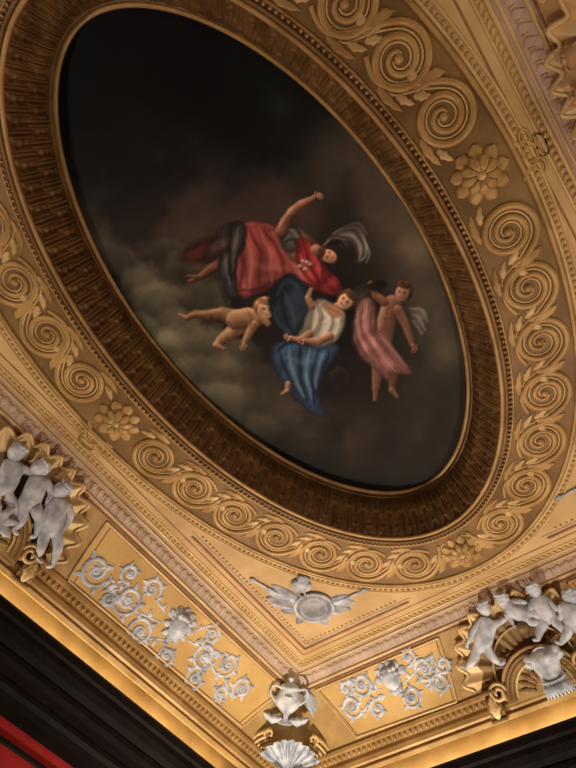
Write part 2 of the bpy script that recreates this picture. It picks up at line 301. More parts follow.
    for s_ in ([(410,308),(422,310),(429,322)],[(411,314),(420,318),(426,330)],[(412,320),(418,326),(422,334)]): stroke(s_,1.6,(136,131,120),.5)
    poly([(352,292),(362,284),(372,288),(366,304),(354,302)],(68,60,54),4,.8,(.8,.9,.3))
    R2=(128,94,76)
    limb([(376,348),(378,368),(376,388)],[8,6.2,4],R2); limb([(376,388),(375,400)],[3.2,2],R2); limb([(386,352),(394,372),(392,390)],[7,5.2,3.4],(108,79,64)); limb([(392,390),(397,397)],[2.8,1.6],R2)
    limb([(392,304),(386,322),(384,340)],[9,9.4,8],(142,106,87))
    for s_ in ([(390,304),(386,318),(384,334)],[(380,314),(386,318),(394,316)],[(379,326),(384,330),(391,328)]): stroke(s_,1.2,(80,54,43),.55)
    stroke([(386,300),(381,314),(379,330)],2,(178,142,115),.45)
    limb([(384,302),(376,296),(372,288)],[4.6,4,2.8],R2); hand(372,287,-2.2,R2,.8)
    poly([(368,284),(380,280),(388,284),(380,290),(370,290)],(34,25,25),2.5,.9)
    limb([(398,310),(406,326),(412,344)],[4.8,4,2.6],(138,103,82)); hand(413,346,1.1,(138,103,82),.9)
    poly([(358,302),(370,298),(376,310),(378,330),(392,346),(408,366),(410,374),(394,374),(386,382),(372,366),(362,358),(352,340),(354,318)],(146,104,99),3.4,1,(.55,.8,.2),c2_=(130,86,83))
    for s_ in ([(362,304),(362,328),(374,352),(388,374)],[(373,304),(371,330),(386,350),(402,370)],[(355,322),(358,342),(368,358)]): stroke(s_,1.9,(76,46,48),.5)
    for s_ in ([(367,302),(366,328),(380,352),(396,372)],[(357,312),(358,332),(368,352)],[(377,332),(390,346),(406,366)]): stroke(s_,2.2,(184,144,134),.45)
    face(402,293,6.6,8.4,.2,(148,112,90),(56,36,27),-1)
    poly([(324,372),(340,362),(352,372),(350,388),(336,396),(326,388)],(33,26,24),6,.7,(.5,.9,.3)); stroke([(328,374),(340,368),(350,376)],2,(68,52,43),.4)
    col*= (0.86+.28*f2)[:,None]; col=np.clip(col,0,255)/255
    lin=np.where(col<=.04045,col/12.92,((col+.055)/1.055)**2.4)
    V=np.stack([x,y,np.full_like(x,ZC)],-1)
    F=gq(nx,ny); cen=V[F].mean(1); ok=(((cen[:,0]-CX)/ca)**2+((cen[:,1]-CY)/cb)**2)<1; F=F[ok]
    used=np.unique(F); rm=np.full(len(V),-1); rm[used]=np.arange(len(used)); F=rm[F]; V=V[used]; lin=lin[used]
    mb=MB(); mb.add(V,F)
    m=bpy.data.materials.new('oil_on_canvas'); m.use_nodes=True; nt=m.node_tree; b=nt.nodes['Principled BSDF']
    at=nt.nodes.new('ShaderNodeAttribute'); at.attribute_name='pigment'; 
    mx=nt.nodes.new('ShaderNodeVectorMath'); mx.operation='SCALE'; mx.inputs['Scale'].default_value=PG
    nt.links.new(at.outputs['Color'],mx.inputs[0]); nt.links.new(mx.outputs[0],b.inputs['Base Color']); b.inputs['Roughness'].default_value=.6; b.inputs['Specular IOR Level'].default_value=.08
    o=mb.build('ceiling_painting',[m]); ca_=o.data.color_attributes.new('pigment','FLOAT_COLOR','POINT')
    ca_.data.foreach_set('color',np.concatenate([lin,np.ones((len(lin),1))],1).astype(np.float32).ravel())
PG=1.5
make_painting()
# ---------------- gilded oval frame ----------------
def esweep(mb,prof,m=0,n=720,disp=None):
    s=np.linspace(0,PER,n,endpoint=False)[:,None]; d=np.array([p[0] for p in prof])[None]; h_=np.array([p[1] for p in prof])[None]
    grid(mb,EM(s,d+0*s,h_+0*s),m,True,False)
def prof_lin(p,k=6): 
    out=[]; 
    for a,b in zip(p[:-1],p[1:]):
        for t in np.linspace(0,1,k,endpoint=False): out.append((a[0]+(b[0]-a[0])*t,a[1]+(b[1]-a[1])*t))
    return out+[p[-1]]
def ering(mb,d,n,r,m=0,flat=1.): 
    s=np.linspace(0,PER,600,endpoint=False); tube(mb,EM,np.stack([s,0*s+d],-1),r,n,m,8,flat,True)
fr=MB()
zc=-(ZC-1)
esweep(fr,[(DI-.002,zc-.002),(DI,zc+.006),(DI+.004,zc+.012)],1)
ering(fr,DI,zc+.004,.005,0); ering(fr,DI+.005,zc+.015,.003,1); 
pk=PER/84; d0,d1=DI+.005,-.078
def cdisp(s,t):
    ph=(s/pk)%1-.5; out=0
    for ph_,a,b in((ph,.04,.60),(((s/pk+.5)%1)-.5,.40,1.0)):
        v=np.clip((t-a)/(b-a),0,1); w=.46*np.sin(np.pi*(v*.86+.10))*(1+.12*np.sin(v*26))+.02
        lf=np.exp(-(ph_/w)**6)*np.sin(np.pi*v)**.5*(1-.55*np.exp(-(ph_/.06)**2))*(1-.3*np.exp(-((np.abs(ph_)-.2)/.04)**2)); out=np.maximum(out,lf)
    return .0065*out
s_=np.linspace(0,PER,3360,endpoint=False)[:,None]; t_=np.linspace(0,1,44)[None]
dd=d0+(d1-d0)*(t_**1.25)-.002*np.sin(np.pi*t_*2); hh=zc+.014+(-.002-zc-.014)*(t_**.85); dp=cdisp(s_,t_)
grid(fr,EM(s_,dd-dp*.8,hh+dp*.35),1,True,False)
ering(fr,-.078,-.002,.0045,0); ering(fr,-.0705,.002,.0032,2)
for i in range(300): blob(fr,EM,i*PER/300,-.0635,.003,.0036,.0036,.004,m=0,t=SPL)
esweep(fr,[(-.080,-.006),(-.074,.0),(-.0585,0)],1)
ering(fr,-.0585,.001,.0024,0)
frame=fr.build('gilded_oval_frame',[GOLD,BROWN,GROUND])
# scroll frieze
sc=MB()
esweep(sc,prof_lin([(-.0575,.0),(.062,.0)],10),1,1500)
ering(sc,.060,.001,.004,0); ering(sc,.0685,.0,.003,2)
for i in range(330): blob(sc,EM,i*PER/330,.0755,.0,.0040,.0032,.0035,m=0,t=SPL)
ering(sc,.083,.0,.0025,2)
Q=PER/4; NS=8; p=Q/NS; R=.049
for k in range(4):
    sg=1 if k%2==0 else -1; s0=k*Q if sg==1 else (k+1)*Q
    rosette(sc,EM,k*Q,0,.048,.013,0,9,2)
    for i in range(1,NS):
        c=s0+sg*i*p
        sp=spir(0,0,R,math.radians(140),2.1,-1,.13,70)
        lead=bez((-p*1.36,-.030),(-p*.86,-.066),(-.084,-.020),sp[0],24)
        if i==1: lead=bez((-p*.62,-.036),(-p*.60,-.048),(-.072,-.012),sp[0],16)
        xy=np.vstack([lead[:-1],sp]); t=np.linspace(0,1,len(xy))
        tube(sc,EM,np.stack([c+sg*xy[:,0],xy[:,1]],-1),.0032+.0030*np.sin(np.pi*np.clip(t*.9+.1,0,1)),.0006,0,8,.85)
        sp2=spir(0,0,R-.0095,math.radians(140),1.7,-1,.2,56); lead2=bez((-p*.80,-.040),(-p*.62,-.040),(-.068,-.012),sp2[0],14); xy=np.vstack([lead2[:-1],sp2])
        tube(sc,EM,np.stack([c+sg*xy[:,0],xy[:,1]],-1),.0019,.0005,2,6,.9)
        blob(sc,EM,c,0,.001,.0075,.0075,.006,m=0)
        ang=lambda a: a if sg==1 else math.pi-a
        leaf(sc,EM,c-sg*p*.54,-.014,ang(1.75),.058,.014,.006,.0,0,-.9*sg)
        leaf(sc,EM,c-sg*p*.50,-.018,ang(1.0),.034,.009,.005,.0,2,-.6*sg)
        leaf(sc,EM,c-sg*p*.60,-.010,ang(2.4),.034,.009,.005,.0,2,.4*sg)
        leaf(sc,EM,c+sg*p*.02,-.046,ang(-.15),.06,.009,.005,.0,0,.5*sg)
        leaf(sc,EM,c+sg*p*.30,-.034,ang(.1),.036,.008,.005,.0,2,.6*sg)
sc.build('scroll_frieze',[GOLD,GROUND,GOLDL])
# ---------------- flat ceiling around the oval ----------------
ce=MB()
n=1440; s=np.linspace(0,PER,n,endpoint=False); I=EM(s,.06,0.)
dx,dy=I[:,0]-RX,I[:,1]-RY; k=np.minimum(HX/np.abs(dx+1e-9),HY/np.abs(dy+1e-9)); O=np.stack([RX+dx*k,RY+dy*k,I[:,2]],-1)
for sx in(-1,1):
    for sy in(-1,1):
        cr=np.array([RX+sx*HX,RY+sy*HY,1]); O[np.argmin(((O-cr)**2).sum(1))]=cr
t=np.linspace(0,1,6)[None,:,None]; grid(ce,I[:,None]*(1-t)+O[:,None]*t,0,True,False)
ce.build('ceiling',[OCHRE],smooth=False)
q=np.linspace(0,L,24); D,Z=dz(q,0*q)
def rsweep(mb,prof,m=0):
    V=[]
    for sx,sy in((1,1),(-1,1),(-1,-1),(1,-1)): V.append([[RX+sx*(HX+d),RY+sy*(HY+d),z] for d,z in prof])
    grid(mb,np.array(V),m,True,False)
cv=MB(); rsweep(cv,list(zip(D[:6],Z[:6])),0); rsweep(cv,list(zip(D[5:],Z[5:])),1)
cv.build('cove_surface',[PINK,OCHRED],smooth=False)  # the cove itself, curving from the flat ceiling down to the cornice
# border trims
def rect_xy(ins,n=80):
    out=[]
    hx,hy=HX-ins,HY-ins; c=[(1,1),(-1,1),(-1,-1),(1,-1)]
    for i in range(4):
        a=np.array([RX+c[i][0]*hx,RY+c[i][1]*hy]); b=np.array([RX+c[(i+1)%4][0]*hx,RY+c[(i+1)%4][1]*hy])
        out.append(a+(b-a)*np.linspace(0,1,n)[:,None])
    return out
tr=MB()
for seg in rect_xy(0): tube(tr,FM,seg,.0040,.0,0,8)
for seg in rect_xy(.017): tube(tr,FM,seg,.0026,.0,0,6)
for seg in rect_xy(.009,2):
    a,b=seg; ln=np.linalg.norm(b-a); k=int(ln/.0125); an=math.atan2(*(b-a)[::-1])
    for i in range(k): 
        P=a+(b-a)*(i+.5)/k; blob(tr,FM,P[0],P[1],.0,.0062,.0032,.005,an+.6,0,SPL)   # twisted rope
tr.build('trim_1',[GOLDL])
t2=MB()
for seg in rect_xy(.036): tube(t2,FM,seg,.0030,-.001,1,6,.6)
def cq(mp,q0,r,nh,m,half,cen,mb,d0=None):
    e=dz(np.array(q0),np.array(nh))[0]; x=np.linspace(cen-half-e,cen+half+e,60); tube(mb,mp,np.stack([x,0*x+q0],-1),r,nh,m,8)
SIDES=[(NM,HX,RX),(SM,HX,RX),(ET,HY,RY),(WM,HY,RY)]
for mp,hf,cn in SIDES:
    cq(mp,.012,.003,.0,0,hf,cn,t2); cq(mp,.046,.0038,.0,0,hf,cn,t2); cq(mp,.054,.0022,.0,1,hf,cn,t2)
    k=int(2*hf/.021)
    for i in range(k):
        x=cn-hf+2*hf*(i+.5)/k; leaf(t2,mp,x,.019,math.pi/2,.022,.0085,.004,.0,2,0,1); blob(t2,mp,x+hf/k,.026,.0,.002,.006,.003,m=0,t=SPL)
t2.build('trim_2',[GOLDL,UMBER,PINK])
# gilded cornice under the cove
t3=MB()
def pq(q,n_): d,z=dz(np.array(q),np.array(n_)); return (float(d),float(z))
rsweep(t3,[pq(.200,0),pq(.200,.006),pq(.206,.008),pq(.210,.004),pq(.226,.006),pq(.231,.014),pq(.239,.017),pq(.246,.014),pq(.249,.022),pq(.258,.022),pq(.2625,.0),(.19,.83),(WD,.835)],0)
rsweep(t3,[(WD,.835),(WD,.74)],1)
for mp,hf,cn in SIDES:
    e=.15; k=int(2*(hf+e)/.014)
    for i in range(k):
        x=cn-hf-e+2*(hf+e)*(i+.5)/k; blob(t3,mp,x,.218,.005,.0045,.006,.005,m=0,t=SPL)
t3.build('trim_3',[GOLD,GOLDL],smooth=False)
# dark wood wall cornice with lighting trough
t4=MB()
rsweep(t4,[(WD,.752),(.176,.752),(.174,.766),(.170,.766),(.166,.757),(.166,.744),(.172,.740),(.172,.728),(.178,.715),(.186,.705),(.184,.700),(.184,.690),(.189,.680),(.192,.664),(.190,.660),(.190,.652),(.196,.645),(WD-.001,.632),(WD-.001,.61)],0)
t4.build('trim_4',[WOOD],smooth=False)
# ---------------- walls, floor ----------------
zf=-H0/S
def box(name,a,b,m):
    a,b=np.array(a,float),np.array(b,float); V=[[(a,b)[i][0],(a,b)[j][1],(a,b)[k][2]] for i in(0,1) for j in(0,1) for k in(0,1)]
    mb=MB(); mb.add(V,[(0,1,3,2),(4,6,7,5),(0,4,5,1),(2,3,7,6),(0,2,6,4),(1,5,7,3)]); mb.build(name,[m],False)
we=WD+.003; th=.03
x0,x1,y0,y1=RX-HX-we,RX+HX+we,RY-HY-we,RY+HY+we
box('wall_north',(x0-th,y1,zf),(x1+th,y1+th,.9),RED); box('wall_south',(x0-th,y0-th,zf),(x1+th,y0,.9),RED)
box('wall_east',(x1,y0,zf),(x1+th,y1,.9),RED); box('wall_west',(x0-th,y0,zf),(x0,y1,.9),RED)
box('floor',(x0-th,y0-th,zf-th),(x1+th,y1+th,zf),FLOORM)
bb=MB(); rsweep(bb,[(WD,zf+.07),(WD-.006,zf+.068),(WD-.009,zf+.055),(WD-.009,zf),(WD,zf)]); bb.build('baseboard_room',[WOOD],False)
wm=MB(); rsweep(wm,[(WD,.585),(WD-.004,.583),(WD-.004,.577),(WD,.575)]); wm.build('trim_5',[WOOD],False)
# ---------------- heads / figures ----------------
def head(mb,mp,x,y,n_,R_,roll=0.,yaw=0.,pitch=0.,m=0,hair=True,mh=None,beard=False,fl_=.8):
    T=SPB; v=T.copy(); X,Y,Zz=v[...,0],v[...,2],v[...,1]   # X right, Y up, Zz front
    X=X.copy();Y=Y.copy();F=Zz.copy()
    X*=.80*(1-.14*np.clip(-Y,0,1)); F*=.88
    fr_=(F>0)
    g=lambda cx,cy,s1,s2: np.exp(-((X-cx)/s1)**2-((Y-cy)/s2)**2)*fr_
    F2=F+.26*g(0,-.12,.10,.17)+.09*g(0,.22,.5,.09)-.17*g(.27,.06,.14,.11)-.17*g(-.27,.06,.14,.11)+.07*g(.27,.05,.07,.05)+.07*g(-.27,.05,.07,.05)
    F2+=.10*g(0,-.42,.17,.05)+.07*g(0,-.52,.13,.05)-.06*g(0,-.47,.15,.02)+.12*g(0,-.78,.2,.14)+.08*g(.36,-.28,.17,.17)+.08*g(-.36,-.28,.17,.17)
    def tf(X,Y,F):
        c,s=math.cos(pitch),math.sin(pitch); Y,F=Y*c-F*s,Y*s+F*c
        c,s=math.cos(yaw),math.sin(yaw); X,F=X*c+F*s,-X*s+F*c
        c,s=math.cos(roll),math.sin(roll); X,Y=X*c-Y*s,X*s+Y*c
        return mp(x+X*R_,y-Y*R_,n_+F*R_*fl_)
    grid(mb,tf(X,Y,F2),m,True,False)
    for sx in(-1,1): grid(mb,tf(SPL[...,0]*.1+sx*.78,SPL[...,1]*.2-.02,SPL[...,2]*.14-.05),m,True,False)
    if hair:
        mh=m if mh is None else mh
        for i in range(26):
            a=rng.uniform(0,2*np.pi); e=rng.uniform(.1,1.); hx_=.74*math.cos(a)*math.cos(e); hf=.8*math.sin(a)*math.cos(e); hy_=math.sin(e)*.95
            if hf>.45 and hy_<.55: hy_=.7
            grid(mb,tf(SPL[...,0]*.24+hx_,SPL[...,1]*.2+hy_,SPL[...,2]*.22+hf),mh,True,False)
    if beard:
        for i in range(14):
            a=rng.uniform(-1.2,1.2); grid(mb,tf(SPL[...,0]*.15+.5*math.sin(a),SPL[...,1]*.26-.75-.25*math.cos(a),SPL[...,2]*.15+.45*math.cos(a)),mh,True,False)
def skin(mb,pts,rad,edges,m=0,root=0,side='N'):
    me=bpy.data.meshes.new('t'); me.from_pydata([tuple(p_) for p_ in pts],edges,[]); me.update()
    o=bpy.data.objects.new('t',me); bpy.context.collection.objects.link(o)
    sm=o.modifiers.new('s','SKIN'); sm.use_smooth_shade=True
    sl=me.skin_vertices[0].data
    for i,r in enumerate(rad): sl[i].radius=(r,r); sl[i].use_root=(i==root)
    su=o.modifiers.new('u','SUBSURF'); su.levels=2; su.render_levels=2
    dg=bpy.context.evaluated_depsgraph_get(); ev=o.evaluated_get(dg); em=ev.to_mesh()
    v=np.empty(len(em.vertices)*3); em.vertices.foreach_get('co',v); v=v.reshape(-1,3)
    # press the modelled figure into low relief against the cove
    nv=nrm([0,-1,-1] if side=='N' else [-1,0,-1]); p0=np.array([RX+HX,RY+HY,1.]); nn=(v-p0)@nv; v=v-nv[None]*((nn-.010)*(1-FL))[:,None]
    q4=[tuple(p_.vertices) for p_ in em.polygons if len(p_.vertices)==4]; q3=[tuple(p_.vertices) for p_ in em.polygons if len(p_.vertices)==3]
    if q4: mb.add(v,np.array(q4),m)
    if q3: mb.add(v,np.array(q3),m)
    ev.to_mesh_clear(); bpy.data.objects.remove(o); bpy.data.meshes.remove(me)
FL=.62
def putto(mb,side,J,n0=.022,m=0,roll=0.,yaw=0.,pitch=0.,sc_=1.):
    """J: surveyed joints head,chest,pelvis,elbL,handL,elbR,handR,kneeL,footL,kneeR,footR"""
    mp=NM if side=='N' else ET
    names=['head','chest','pelvis','eL','hL','eR','hR','kL','fL','kR','fR']
    P={k:sv(side,*J[i][:2],n=n0) for i,k in enumerate(names)}
    T=np.linalg.norm(P['chest']-P['pelvis']); U=.046*sc_
    up=(P['chest']-P['pelvis'])/T; rt=np.array([-up[1],up[0]])
    if (P['eR']-P['eL'])@rt<0: rt=-rt
    pts=[];rad=[];ed=[];idx={}
    def add(k,xy,dn,r,par=None):
        pts.append(mp(xy[0],xy[1],n0+dn).reshape(3)); rad.append(r*U); idx[k]=len(pts)-1
        if par is not None: ed.append((idx[par],idx[k]))
    add('pel',P['pelvis'],0,.42); add('bel',(P['pelvis']*.5+P['chest']*.5),.006,.46,'pel'); add('che',P['chest'],.002,.39,'bel')
    nk=P['chest']*.45+P['head']*.55; add('nek',nk,.002,.18,'che')
    for sd,s_ in(('L',-1),('R',1)):
        sh=P['chest']+up*.18*U+rt*s_*.38*U
        add('s'+sd,sh,.002,.23,'che'); add('e'+sd,P['e'+sd],.004,.19,'s'+sd); add('w'+sd,P['h'+sd],.004,.11,'e'+sd)
        hp=P['pelvis']-up*.12*U+rt*s_*.26*U
        add('h'+sd,hp,.003,.34,'pel'); add('k'+sd,P['k'+sd],.010,.25,'h'+sd); add('a'+sd,P['f'+sd],.004,.14,'k'+sd)
        dr=(P['f'+sd]-P['k'+sd]); dr=dr/(np.linalg.norm(dr)+1e-9); pp=np.array([-dr[1],dr[0]])*s_
        add('t'+sd,P['f'+sd]+dr*.06*U+pp*.28*U,.010,.09,'a'+sd)
    skin(mb,pts,rad,ed,m,0,side)
    nh=n0*FL
    for sd,s_ in(('L',-1),('R',1)):   # fingers
        dr=P['h'+sd]-P['e'+sd]; dr=dr/(np.linalg.norm(dr)+1e-9); a0=math.atan2(dr[1],dr[0]); w=P['h'+sd]
        for o_,l_ in((-.5,.26),(-.2,.33),(.1,.31),(.4,.25),(1.1,.2)):
            a=a0+o_*s_; e=w+np.array([math.cos(a),math.sin(a)])*l_*U; mid=(w+e)/2
            tube(mb,mp,crom([w,mid,e],4),np.linspace(.05,.03,9)*U,np.linspace(.006,.003,9)+nh,m,6)
    head(mb,mp,P['head'][0],P['head'][1],nh+.008,.47*U,roll,yaw,pitch,m,fl_=.62)
def shellfan(mb,mp,cx,cy,R_,a0,a1,k,h_,m=0,mrim=None,n0=.0,scal=.06,sup=None):
    u=np.linspace(0,1,k*8+1)[:,None]; r=np.linspace(.04,1,18)[None]
    a=a0+(a1-a0)*u; rb=np.abs(np.cos(np.pi*u*k)); rr=R_*r*(1+scal*(1-rb**2)*r**3-scal*.5)
    if sup is not None: rr=rr*(np.abs(np.cos(a)/sup)**2.5+np.abs(np.sin(a))**2.5)**(-1/2.5)
    hh=n0+h_*(.15+.85*r**1.3)*(.35+.65*(1-rb**1.2))+.0*a
    P=mp(cx+rr*np.cos(a),cy+rr*np.sin(a),hh); grid(mb,P[:,:14],m); grid(mb,P[:,13:],m if mrim is None else mrim)
    ro=rr[:,-1]; tube(mb,mp,np.stack([cx+ro*np.cos(a[:,0]),cy+ro*np.sin(a[:,0])],-1),R_*.03,hh[:,-1],m if mrim is None else mrim,6)
def arc(cx,cy,R_,a0,a1,n=40,ry=None):
    a=np.linspace(a0,a1,n); return np.stack([cx+R_*np.cos(a),cy+(R_ if ry is None else ry)*np.sin(a)],-1)
def rinceau(mb,mp,cx,cy,R_,a0,turns,sg,m=0,start=None,r=.0034,lv=4,nh=.001):
    sp=spir(cx,cy,R_,a0,turns,sg,.14,44)
    if start is not None:
        tg=(sp[0]-sp[1]); tg/=np.linalg.norm(tg); d=np.linalg.norm(np.array(start)-sp[0]); lead=bez(start,np.array(start)+(sp[0]-np.array(start))*.3,sp[0]+tg*d*.45,sp[0],12); xy=np.vstack([lead[:-1],sp])
    else: xy=sp
    t=np.linspace(0,1,len(xy)); tube(mb,mp,xy,r*(.6+.75*np.sin(np.pi*t)),nh,m,7,.6)
    rosette(mb,mp,cx,cy,R_*.42,.003,m,6)
    for i in range(lv):
        j=int(len(xy)*(.05+.66*i/lv)); T=xy[min(j+1,len(xy)-1)]-xy[j]; an=math.atan2(T[1],T[0])
        leaf(mb,mp,xy[j,0],xy[j,1],an-sg*.75,R_*.66,R_*.21,.004,nh,m,sg*-.9)
        leaf(mb,mp,xy[j,0],xy[j,1],an-sg*.2,R_*.44,R_*.15,.003,nh,m,-sg*1.2)
        if i%2: leaf(mb,mp,xy[j,0],xy[j,1],an+sg*.8,R_*.36,R_*.13,.003,nh,m,sg*1.)
# ---------- cove panels ------------
def panel(mb,side,xa,xb,sg):
    """xa is lunette side, xb corner side"""
    mp=NM if side=='N' else ET; qa,qb=.062,.196
    pts=[(xa+.02,qa),(xb,qa),(xb-sg*.055,qb-.006),(xa+sg*.045,qb),(xa+sg*.03,(qa+qb)/2+.01)]
    def ln(a,b,n=12): a,b=np.array(a),np.array(b); return a+(b-a)*np.linspace(0,1,n)[:,None]
    U=np.linspace(0,1,30)[:,None]; V=np.linspace(0,1,12)[None]
    top=np.array(pts[0])+(np.array(pts[1])-pts[0])*U; bot=np.array(pts[3])+(np.array(pts[2])-pts[3])*U
    G=top[:,None]*(1-V[...,None])+bot[:,None]*V[...,None]; grid(mb,mp(G[...,0],G[...,1],.0015),1)
    for i,j in((0,1),(1,2),(2,3),(3,0)): tube(mb,mp,ln(pts[i],pts[j]),.0034,.001,2,8); 
    for i,j in((0,1),(1,2),(2,3),(3,0)):
        c=np.mean(pts[:4],0); a=np.array(pts[i])+(c-pts[i])*.045; b=np.array(pts[j])+(c-pts[j])*.045; tube(mb,mp,ln(a,b),.0016,.001,3,6)
pn=MB(); panel(pn,'N',.392,1.075,1)
mk=sv('N',178,626)
for (u,v,r,a0,t,sg,st) in [(96,570,16,0.,1.6,1,(118,588)),(128,600,15,2,1.6,-1,(160,622)),(130,573,10,1,1.3,1,(118,590)),(108,598,9,4,1.3,1,(125,600)),(152,588,11,0,1.3,-1,(165,612)),(140,632,14,3,1.5,1,(165,640)),
      (205,655,15,0,1.6,1,(188,640)),(194,680,11,3,1.4,-1,(210,665)),(228,664,12,1,1.5,-1,(205,650)),(242,688,12,2,1.5,1,(222,675)),(220,694,9,0,1.3,-1,(214,680)),(212,634,9,5,1.3,1,(195,630)),(166,656,10,2,1.3,-1,(170,640))]:
    c=sv('N',u,v); R_=r*.00218; rinceau(pn,NM,c[0],c[1],R_,a0,t,sg,0,sv('N',*st),.0042,6)
head(pn,NM,mk[0],mk[1],.006,.031,.15,0,0,0,True,0,False,.55)
for a in np.linspace(math.pi*1.1,math.pi*1.9,6): leaf(pn,NM,mk[0]+.02*math.cos(a),mk[1]+.02*math.sin(a),a,.026,.012,.005,.003,0,.5,0,1.2)
for a in(.3,.9,1.57,2.2,2.8): leaf(pn,NM,mk[0]+.018*math.cos(a),mk[1]+.022*math.sin(a),a,.022,.009,.005,.003,0,.4)
pN=pn.build('scrollwork_panel',[SILV,PANEL,GOLDL,UMBER])
pe=MB(); panel(pe,'E',.405,.775,1)
mk=sv('E',392,678)
for (u,v,r,a0,t,sg,st) in [(362,684,13,0,1.6,1,(384,690)),(352,706,12,2,1.5,-1,(370,700)),(378,708,10,4,1.4,1,(385,695)),(346,688,8,2,1.3,1,(356,694)),(424,668,14,3,1.6,-1,(402,684)),(412,696,11,1,1.5,1,(402,688)),(440,684,11,0,1.5,-1,(424,684)),(443,664,9,0,1.3,1,(432,672)),(408,656,8,2,1.3,1,(402,668))]:
    c=sv('E',u,v); rinceau(pe,ET,c[0],c[1],r*.00215,a0,t,sg,0,sv('E',*st),.0040,6)
head(pe,ET,mk[0],mk[1],.006,.029,0,0,0,0,True,0,True,.55)
for a in np.linspace(math.pi*1.08,math.pi*1.92,6): leaf(pe,ET,mk[0]+.018*math.cos(a),mk[1]+.018*math.sin(a),a,.026,.012,.005,.003,0,.5,0,1.2)
pE=pe.build('scrollwork_panel.001',[SILV,PANEL,GOLDL,UMBER])
# ---------- lunettes -------------
def lunette(side,cen):
    mp=NM if side=='N' else ET; mb=MB(); q0=.190; R_=.150
    shellfan(mb,mp,cen,q0,R_,math.pi,2*math.pi,13,.014,0,1,.002,.11,1.04)
    tube(mb,mp,arc(cen,q0,R_*.6,math.pi,2*math.pi),.0028,.009,1,7)
    for R0,rr,nh,m in((.088,.005,.020,1),(.080,.004,.026,0),(.072,.006,.022,0),(.062,.0035,.018,1)):
        tube(mb,mp,arc(cen,.232,R0,math.pi*1.03,math.pi*1.97,40,R0*.95),rr,nh,m,8)
    a=np.linspace(math.pi,2*math.pi,40)[:,None]; r=np.linspace(0,.088,8)[None]
    grid(mb,mp(cen+r*np.cos(a),.236+r*.95*np.sin(a),.016+0*a*r),2)
    r=np.array([.064,.0865])[None]; grid(mb,mp(cen+r*np.cos(a),.232+.95*r*np.sin(a),.022+0*a*r),0)
    for i in range(9):
        an=math.pi*(1.1+.8*i/8); leaf(mb,mp,cen+.02*math.cos(an),.232+.02*math.sin(an),an,.040,.008,.006,.016,0,.2)
    for s_ in(-1,1):  # plinths / brackets and volutes
        for (xc,w,qa,qb,n_) in((s_*.118,.026,.196,.262,.026),(s_*.118,.031,.192,.203,.032),(s_*.118,.030,.246,.258,.030)):
            x=np.linspace(cen+xc-w,cen+xc+w,6)[:,None]; qq=np.linspace(qa,qb,6)[None]; 
            n2=np.full((6,6),n_); n2[0]=n2[-1]=0; n2[:,0]=n2[:,-1]=0; x=np.array([x[1,0]-.0,*x[1:5,0],x[4,0]])[:,None] ; q_=np.array([qq[0,1],*qq[0,1:5],qq[0,4]])[None]
            grid(mb,mp(x+0*q_,q_+0*x,n2),0)
        tube(mb,mp,spir(cen+s_*.097,.205,.020,0 if s_<0 else math.pi,1.6,s_,.15,36),.0042,.026,1,7)
        leaf(mb,mp,cen+s_*.118,.250,-math.pi/2,.046,.012,.010,.027,1,0)
    return mb
lN=lunette('N',RX-.012)
Pn=[[(17,452),(12,470),(2,492),(2,472),(-6,488),(28,470),(38,480),(-6,508),(-10,526),(14,508),(20,526)],
    [(40,468),(38,485),(30,504),(26,493),(18,504),(52,493),(46,505),(22,520),(14,530),(40,520),(36,536)],
    [(62,490),(59,508),(52,530),(46,515),(38,523),(71,517),(64,529),(42,544),(38,560),(58,548),(52,566)]]
for i,J in enumerate(Pn): putto(lN,'N',J,.018+.005*i,3,[.2,-.3,-.2][i],[.5,-.5,-.6][i],.1,.95)
c=sv('N',-4,522,.03); blob(lN,NM,c[0],c[1],.03,.022,.026,.014,m=3,t=SPB)
for a in range(8): leaf(lN,NM,c[0],c[1],a*math.pi/4,.042,.011,.010,.034,3,.3)
lN.build('putti_lunette',[GROUND,GOLDL,OCHRED,SILV])
lE=lunette('E',RY-.012)
Pe=[[(484,608),(487,625),(483,646),(474,630),(468,644),(500,622),(510,616),(474,660),(466,668),(494,658),(502,664)],
    [(503,600),(512,609),(526,615),(508,615),(514,625),(518,601),(528,603),(534,622),(544,624),(538,615),(548,617)],
    [(534,590),(540,604),(548,618),(530,610),(526,618),(552,606),(562,612),(540,630),(538,640),(558,624),(566,634)],
    [(570,596),(569,610),(574,626),(562,616),(556,622),(582,610),(590,616),(566,636),(560,644),(582,636),(586,646)]]
for i,J in enumerate(Pe): putto(lE,'E',J,.018+.004*i,3,[.1,.3,0,-.1][i],[-.5,.5,.3,-.3][i],.1,.84)
g=sv('E',523,628,.03); blob(lE,ET,g[0],g[1],.028,.014,.014,.012,m=0,t=SPB)
